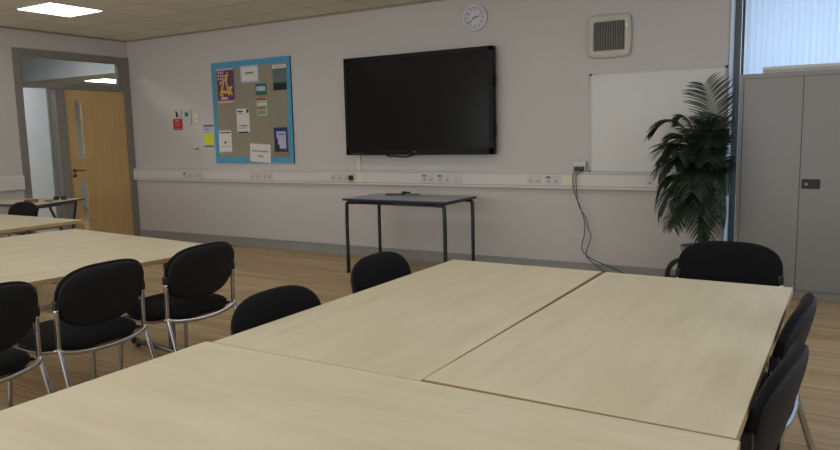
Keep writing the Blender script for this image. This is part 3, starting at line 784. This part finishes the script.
# ------------------------------------------------------------------ palm
PX, PY = 7.68, -.36
pa = thing('potted_palm', 'leafy dark green potted palm standing between whiteboard and cabinet', 'plant', (PX, PY, 0))
MB().lathe([(0, 0), (.125, 0), (.13, .01), (.178, .375), (.185, .38), (.188, .405), (.178, .408), (.168, .40), (.165, .36), (0, .355)], n=40).build('pot', 'pot_grey', pa)
MB().lathe([(.166, .352), (.1, .364), (0, .368)], n=30).build('soil', 'soil', pa)
tr = MB()
random.seed(11)
for i in range(6):
    a = i*PI/3; r_ = .035 if i else 0
    tr.tube([(r_*math.cos(a), r_*math.sin(a), .35), (r_*1.5*math.cos(a)+.01, r_*1.5*math.sin(a), .62), (r_*2*math.cos(a), r_*2*math.sin(a), .95)], .014, n=8, sub=1, r1=.007)
tr.build('trunk', 'stem_green', pa)
def frond(base, ctrl, tip, lmax=.26, n=30, droop=.46, seed=0, side0=None):
    rnd = random.Random(seed)
    B, C_, T = Vector(base), Vector(ctrl), Vector(tip)
    bez = lambda t: B*(1-t)**2 + C_*2*t*(1-t) + T*t*t
    tan = lambda t: ((C_-B)*2*(1-t) + (T-C_)*2*t).normalized()
    m_ = MB(); m_.tube([bez(i/14) for i in range(15)], .005, 'palm_leaf', n=5, r1=.0015)
    bm = m_.bm
    for i in range(n):
        t = .26 + .74*i/(n-1)
        p, d_ = bez(t), tan(t)
        side = d_.cross(Vector((0, 0, 1)))
        if side.length < .15: side = Vector((1, .2, 0))
        if side0: side = Vector(side0)
        side.normalize()
        l0 = lmax*(.55+.9*math.sin(PI*min(1, (t-.15)*1.0))*.55)*(1-.3*max(0, t-.75)/.25)
        for s in (-1, 1):
            L_ = l0*rnd.uniform(.85, 1.1)
            out = (side*s*.85 + d_*.75 + Vector((0, 0, .12+rnd.uniform(-.1, .1)))).normalized()
            q = [p]; cur = p.copy(); dr = out.copy()
            for kx in range(4):
                dr = (dr + Vector((0, 0, -droop*.45))).normalized(); cur = cur + dr*L_/4
                cur.y = min(cur.y, .33 if cur.x+PX > WX+.03 else -PY-.03)
                if cur.x+PX > 7.86: cur.x = 7.86-PX + (cur.x+PX-7.86)*.3
                if cur.x+PX > 7.87: cur.y = min(cur.y, -PY-.218-.02)
                q.append(cur.copy())
            wv = (dr.cross(out)); 
            wv = d_ - dr*d_.dot(dr)
            wv = wv.normalized() if wv.length > .05 else side
            ws = [.002, .0058, .006, .004, .0006]
            ring = [(bm.verts.new(a_ - wv*w_), bm.verts.new(a_ + wv*w_)) for a_, w_ in zip(q, ws)]
            for (a0, a1), (b0, b1) in zip(ring, ring[1:]): bm.faces.new((a0, a1, b1, b0))
    return m_.build('frond', 'palm_leaf', pa)
# fronds: ctrl and tip given in room x, y, z (converted to the plant's own frame)
def F(ctrl, tip, bz=.85, **k):
    frond((random.uniform(-.03, .03), random.uniform(-.03, .03), bz), (ctrl[0]-PX, ctrl[1]-PY, ctrl[2]), (tip[0]-PX, tip[1]-PY, tip[2]), **k)
FR = [((7.80, -.35, 1.42), (7.65, -.36, 1.73), .95, .27), ((7.74, -.25, 1.4), (7.66, -.2, 1.50), .9, .16),
 ((7.50, -.36, 1.66), (7.24, -.38, 1.37), .95, .25), ((7.48, -.30, 1.42), (7.30, -.22, 1.18), .9, .24),
 ((7.40, -.40, 1.20), (7.30, -.42, .78), .8, .22), ((7.50, -.30, 1.15), (7.36, -.25, .86), .75, .22),
 ((7.55, -.55, 1.2), (7.46, -.72, .78), .8, .24), ((7.76, -.55, 1.3), (7.83, -.66, .78), .85, .2),
 ((7.84, -.42, 1.35), (7.86, -.46, .90), .85, .17), ((7.83, -.15, 1.3), (7.78, .0, 1.05), .85, .16),
 ((7.66, -.60, 1.35), (7.66, -.82, .90), .85, .25), ((7.60, -.45, 1.5), (7.45, -.55, 1.22), .9, .24),
 ((7.70, -.50, 1.5), (7.76, -.66, 1.25), .9, .24), ((7.66, -.2, 1.5), (7.56, -.12, 1.32), .9, .22),
 ((7.76, -.35, 1.42), (7.77, -.40, 1.22), .9, .16), ((7.55, -.25, 1.3), (7.42, -.14, 1.0), .85, .22),
 ((7.58, -.50, 1.05), (7.44, -.62, .62), .72, .22), ((7.74, -.52, 1.08), (7.82, -.66, .66), .72, .24),
 ((7.70, -.62, 1.12), (7.72, -.84, .72), .74, .24), ((7.50, -.38, 1.35), (7.33, -.42, 1.12), .85, .24),
 ((7.64, -.5, 1.3), (7.56, -.74, 1.0), .85, .25), ((7.72, -.44, 1.4), (7.70, -.64, 1.12), .88, .25),
 ((7.78, -.5, 1.2), (7.80, -.62, 1.0), .8, .18), ((7.62, -.3, 1.25), (7.5, -.35, .85), .8, .24),
 ((7.70, -.36, 1.45), (7.66, -.38, 1.42), .9, .24), ((7.56, -.42, 1.45), (7.40, -.46, 1.30), .9, .22),
 ((7.76, -.40, 1.35), (7.74, -.48, 1.36), .9, .16), ((7.60, -.55, 1.3), (7.50, -.68, 1.10), .85, .22),
 ((7.74, -.58, 1.25), (7.78, -.72, .95), .8, .22), ((7.56, -.4, 1.1), (7.40, -.45, .95), .75, .2),
 ((7.52, -.50, 1.30), (7.36, -.60, 1.02), .85, .24), ((7.46, -.45, 1.10), (7.34, -.52, .70), .75, .22), ((7.60, -.60, 1.42), (7.54, -.80, 1.18), .9, .22),
 ((7.72, -.62, 1.40), (7.76, -.80, 1.14), .9, .2), ((7.62, -.62, 1.12), (7.58, -.84, .68), .76, .24), ((7.68, -.56, 1.0), (7.74, -.74, .58), .7, .24),
 ((7.56, -.36, 1.58), (7.46, -.38, 1.46), .95, .2), ((7.70, -.30, 1.5), (7.76, -.28, 1.42), .95, .16), ((7.54, -.55, 1.0), (7.5, -.75, .62), .7, .22)]
for i, (c_, t_, bz, lm) in enumerate(FR): F(c_, t_, bz, lmax=lm, seed=i, **({'side0': (1, -.3, 0), 'droop': .34} if i == 0 else {}))

# black bag on the floor beside the pot
bg = thing('shoulder_bag', 'black bag with arched handle on the floor beside the plant pot', 'bag', (7.56, -.72, 0))
MB().prism(rrect(-.13, .13, 0, .20, .05), -.06, .06, M=Matrix.Rotation(PI/2, 4, 'X'), bev=.02).build('body', 'black_soft', bg)
MB().tube([(-.10, 0, .17), (-.09, 0, .27), (-.03, 0, .335), (.03, 0, .335), (.09, 0, .27), (.10, 0, .17)], .02, n=10, sub=2).build('handle', 'black_soft', bg)

# ------------------------------------------------------------------ light
wd = bpy.data.worlds.new('sky'); S.world = wd; wd.use_nodes = True; nt = wd.node_tree
bgn = nt.nodes['Background']; sky = nt.nodes.new('ShaderNodeTexSky'); sky.sky_type = 'HOSEK_WILKIE'; sky.turbidity = 6; sky.sun_direction = (.3, -.8, .5)
nt.links.new(sky.outputs[0], bgn.inputs[0]); bgn.inputs[1].default_value = .25
def area(name, loc, rot, sx, sy, power, col):
    l = bpy.data.lights.new(name, 'AREA'); l.shape = 'RECTANGLE'; l.size = sx; l.size_y = sy; l.energy = power; l.color = col
    o = bpy.data.objects.new(name, l); COL.objects.link(o); o.location = loc; o.rotation_euler = rot; return o
area('daylight_outside_window', (9.6, 1.2, 1.5), (-PI/2, 0, 0), 4.2, 2.8, 165, (.66, .80, 1.0))

area('fill_rear_wall', (4.6, YR+.15, 1.55), (PI/2, 0, 0), 7.0, 1.7, 170, (.93, .96, 1.0))  # added ambient fill just inside the rear wall, no window there

area('daylight_right_windows', (XR-.15, -4.2, 1.5), (0, PI/2, 0), 1.6, 5.0, 45, (.70, .82, 1.0))

# ------------------------------------------------------------------ camera
f_, yaw, pitch, roll = 702.234, -.540089, -.126635, -.0214627
cy_, sy_ = math.cos(yaw), math.sin(yaw); cp, sp = math.cos(pitch), math.sin(pitch)
fwd = Vector((sy_*cp, cy_*cp, sp)); right = Vector((cy_, -sy_, 0)); up = right.cross(fwd)
R_ = right*math.cos(roll) + up*math.sin(roll); U_ = -right*math.sin(roll) + up*math.cos(roll)
cam = bpy.data.cameras.new('camera'); co = bpy.data.objects.new('camera', cam); COL.objects.link(co)
M = Matrix((R_, U_, -fwd)).transposed().to_4x4(); M.translation = Vector((8.62699, -6.53891, 1.370674)); co.matrix_world = M
cam.sensor_fit = 'HORIZONTAL'; cam.sensor_width = 36; cam.lens = 36*f_/840; cam.clip_start = .05
S.camera = co
S.view_settings.view_transform = 'Standard'; S.view_settings.look = 'None'; S.view_settings.exposure = -.2
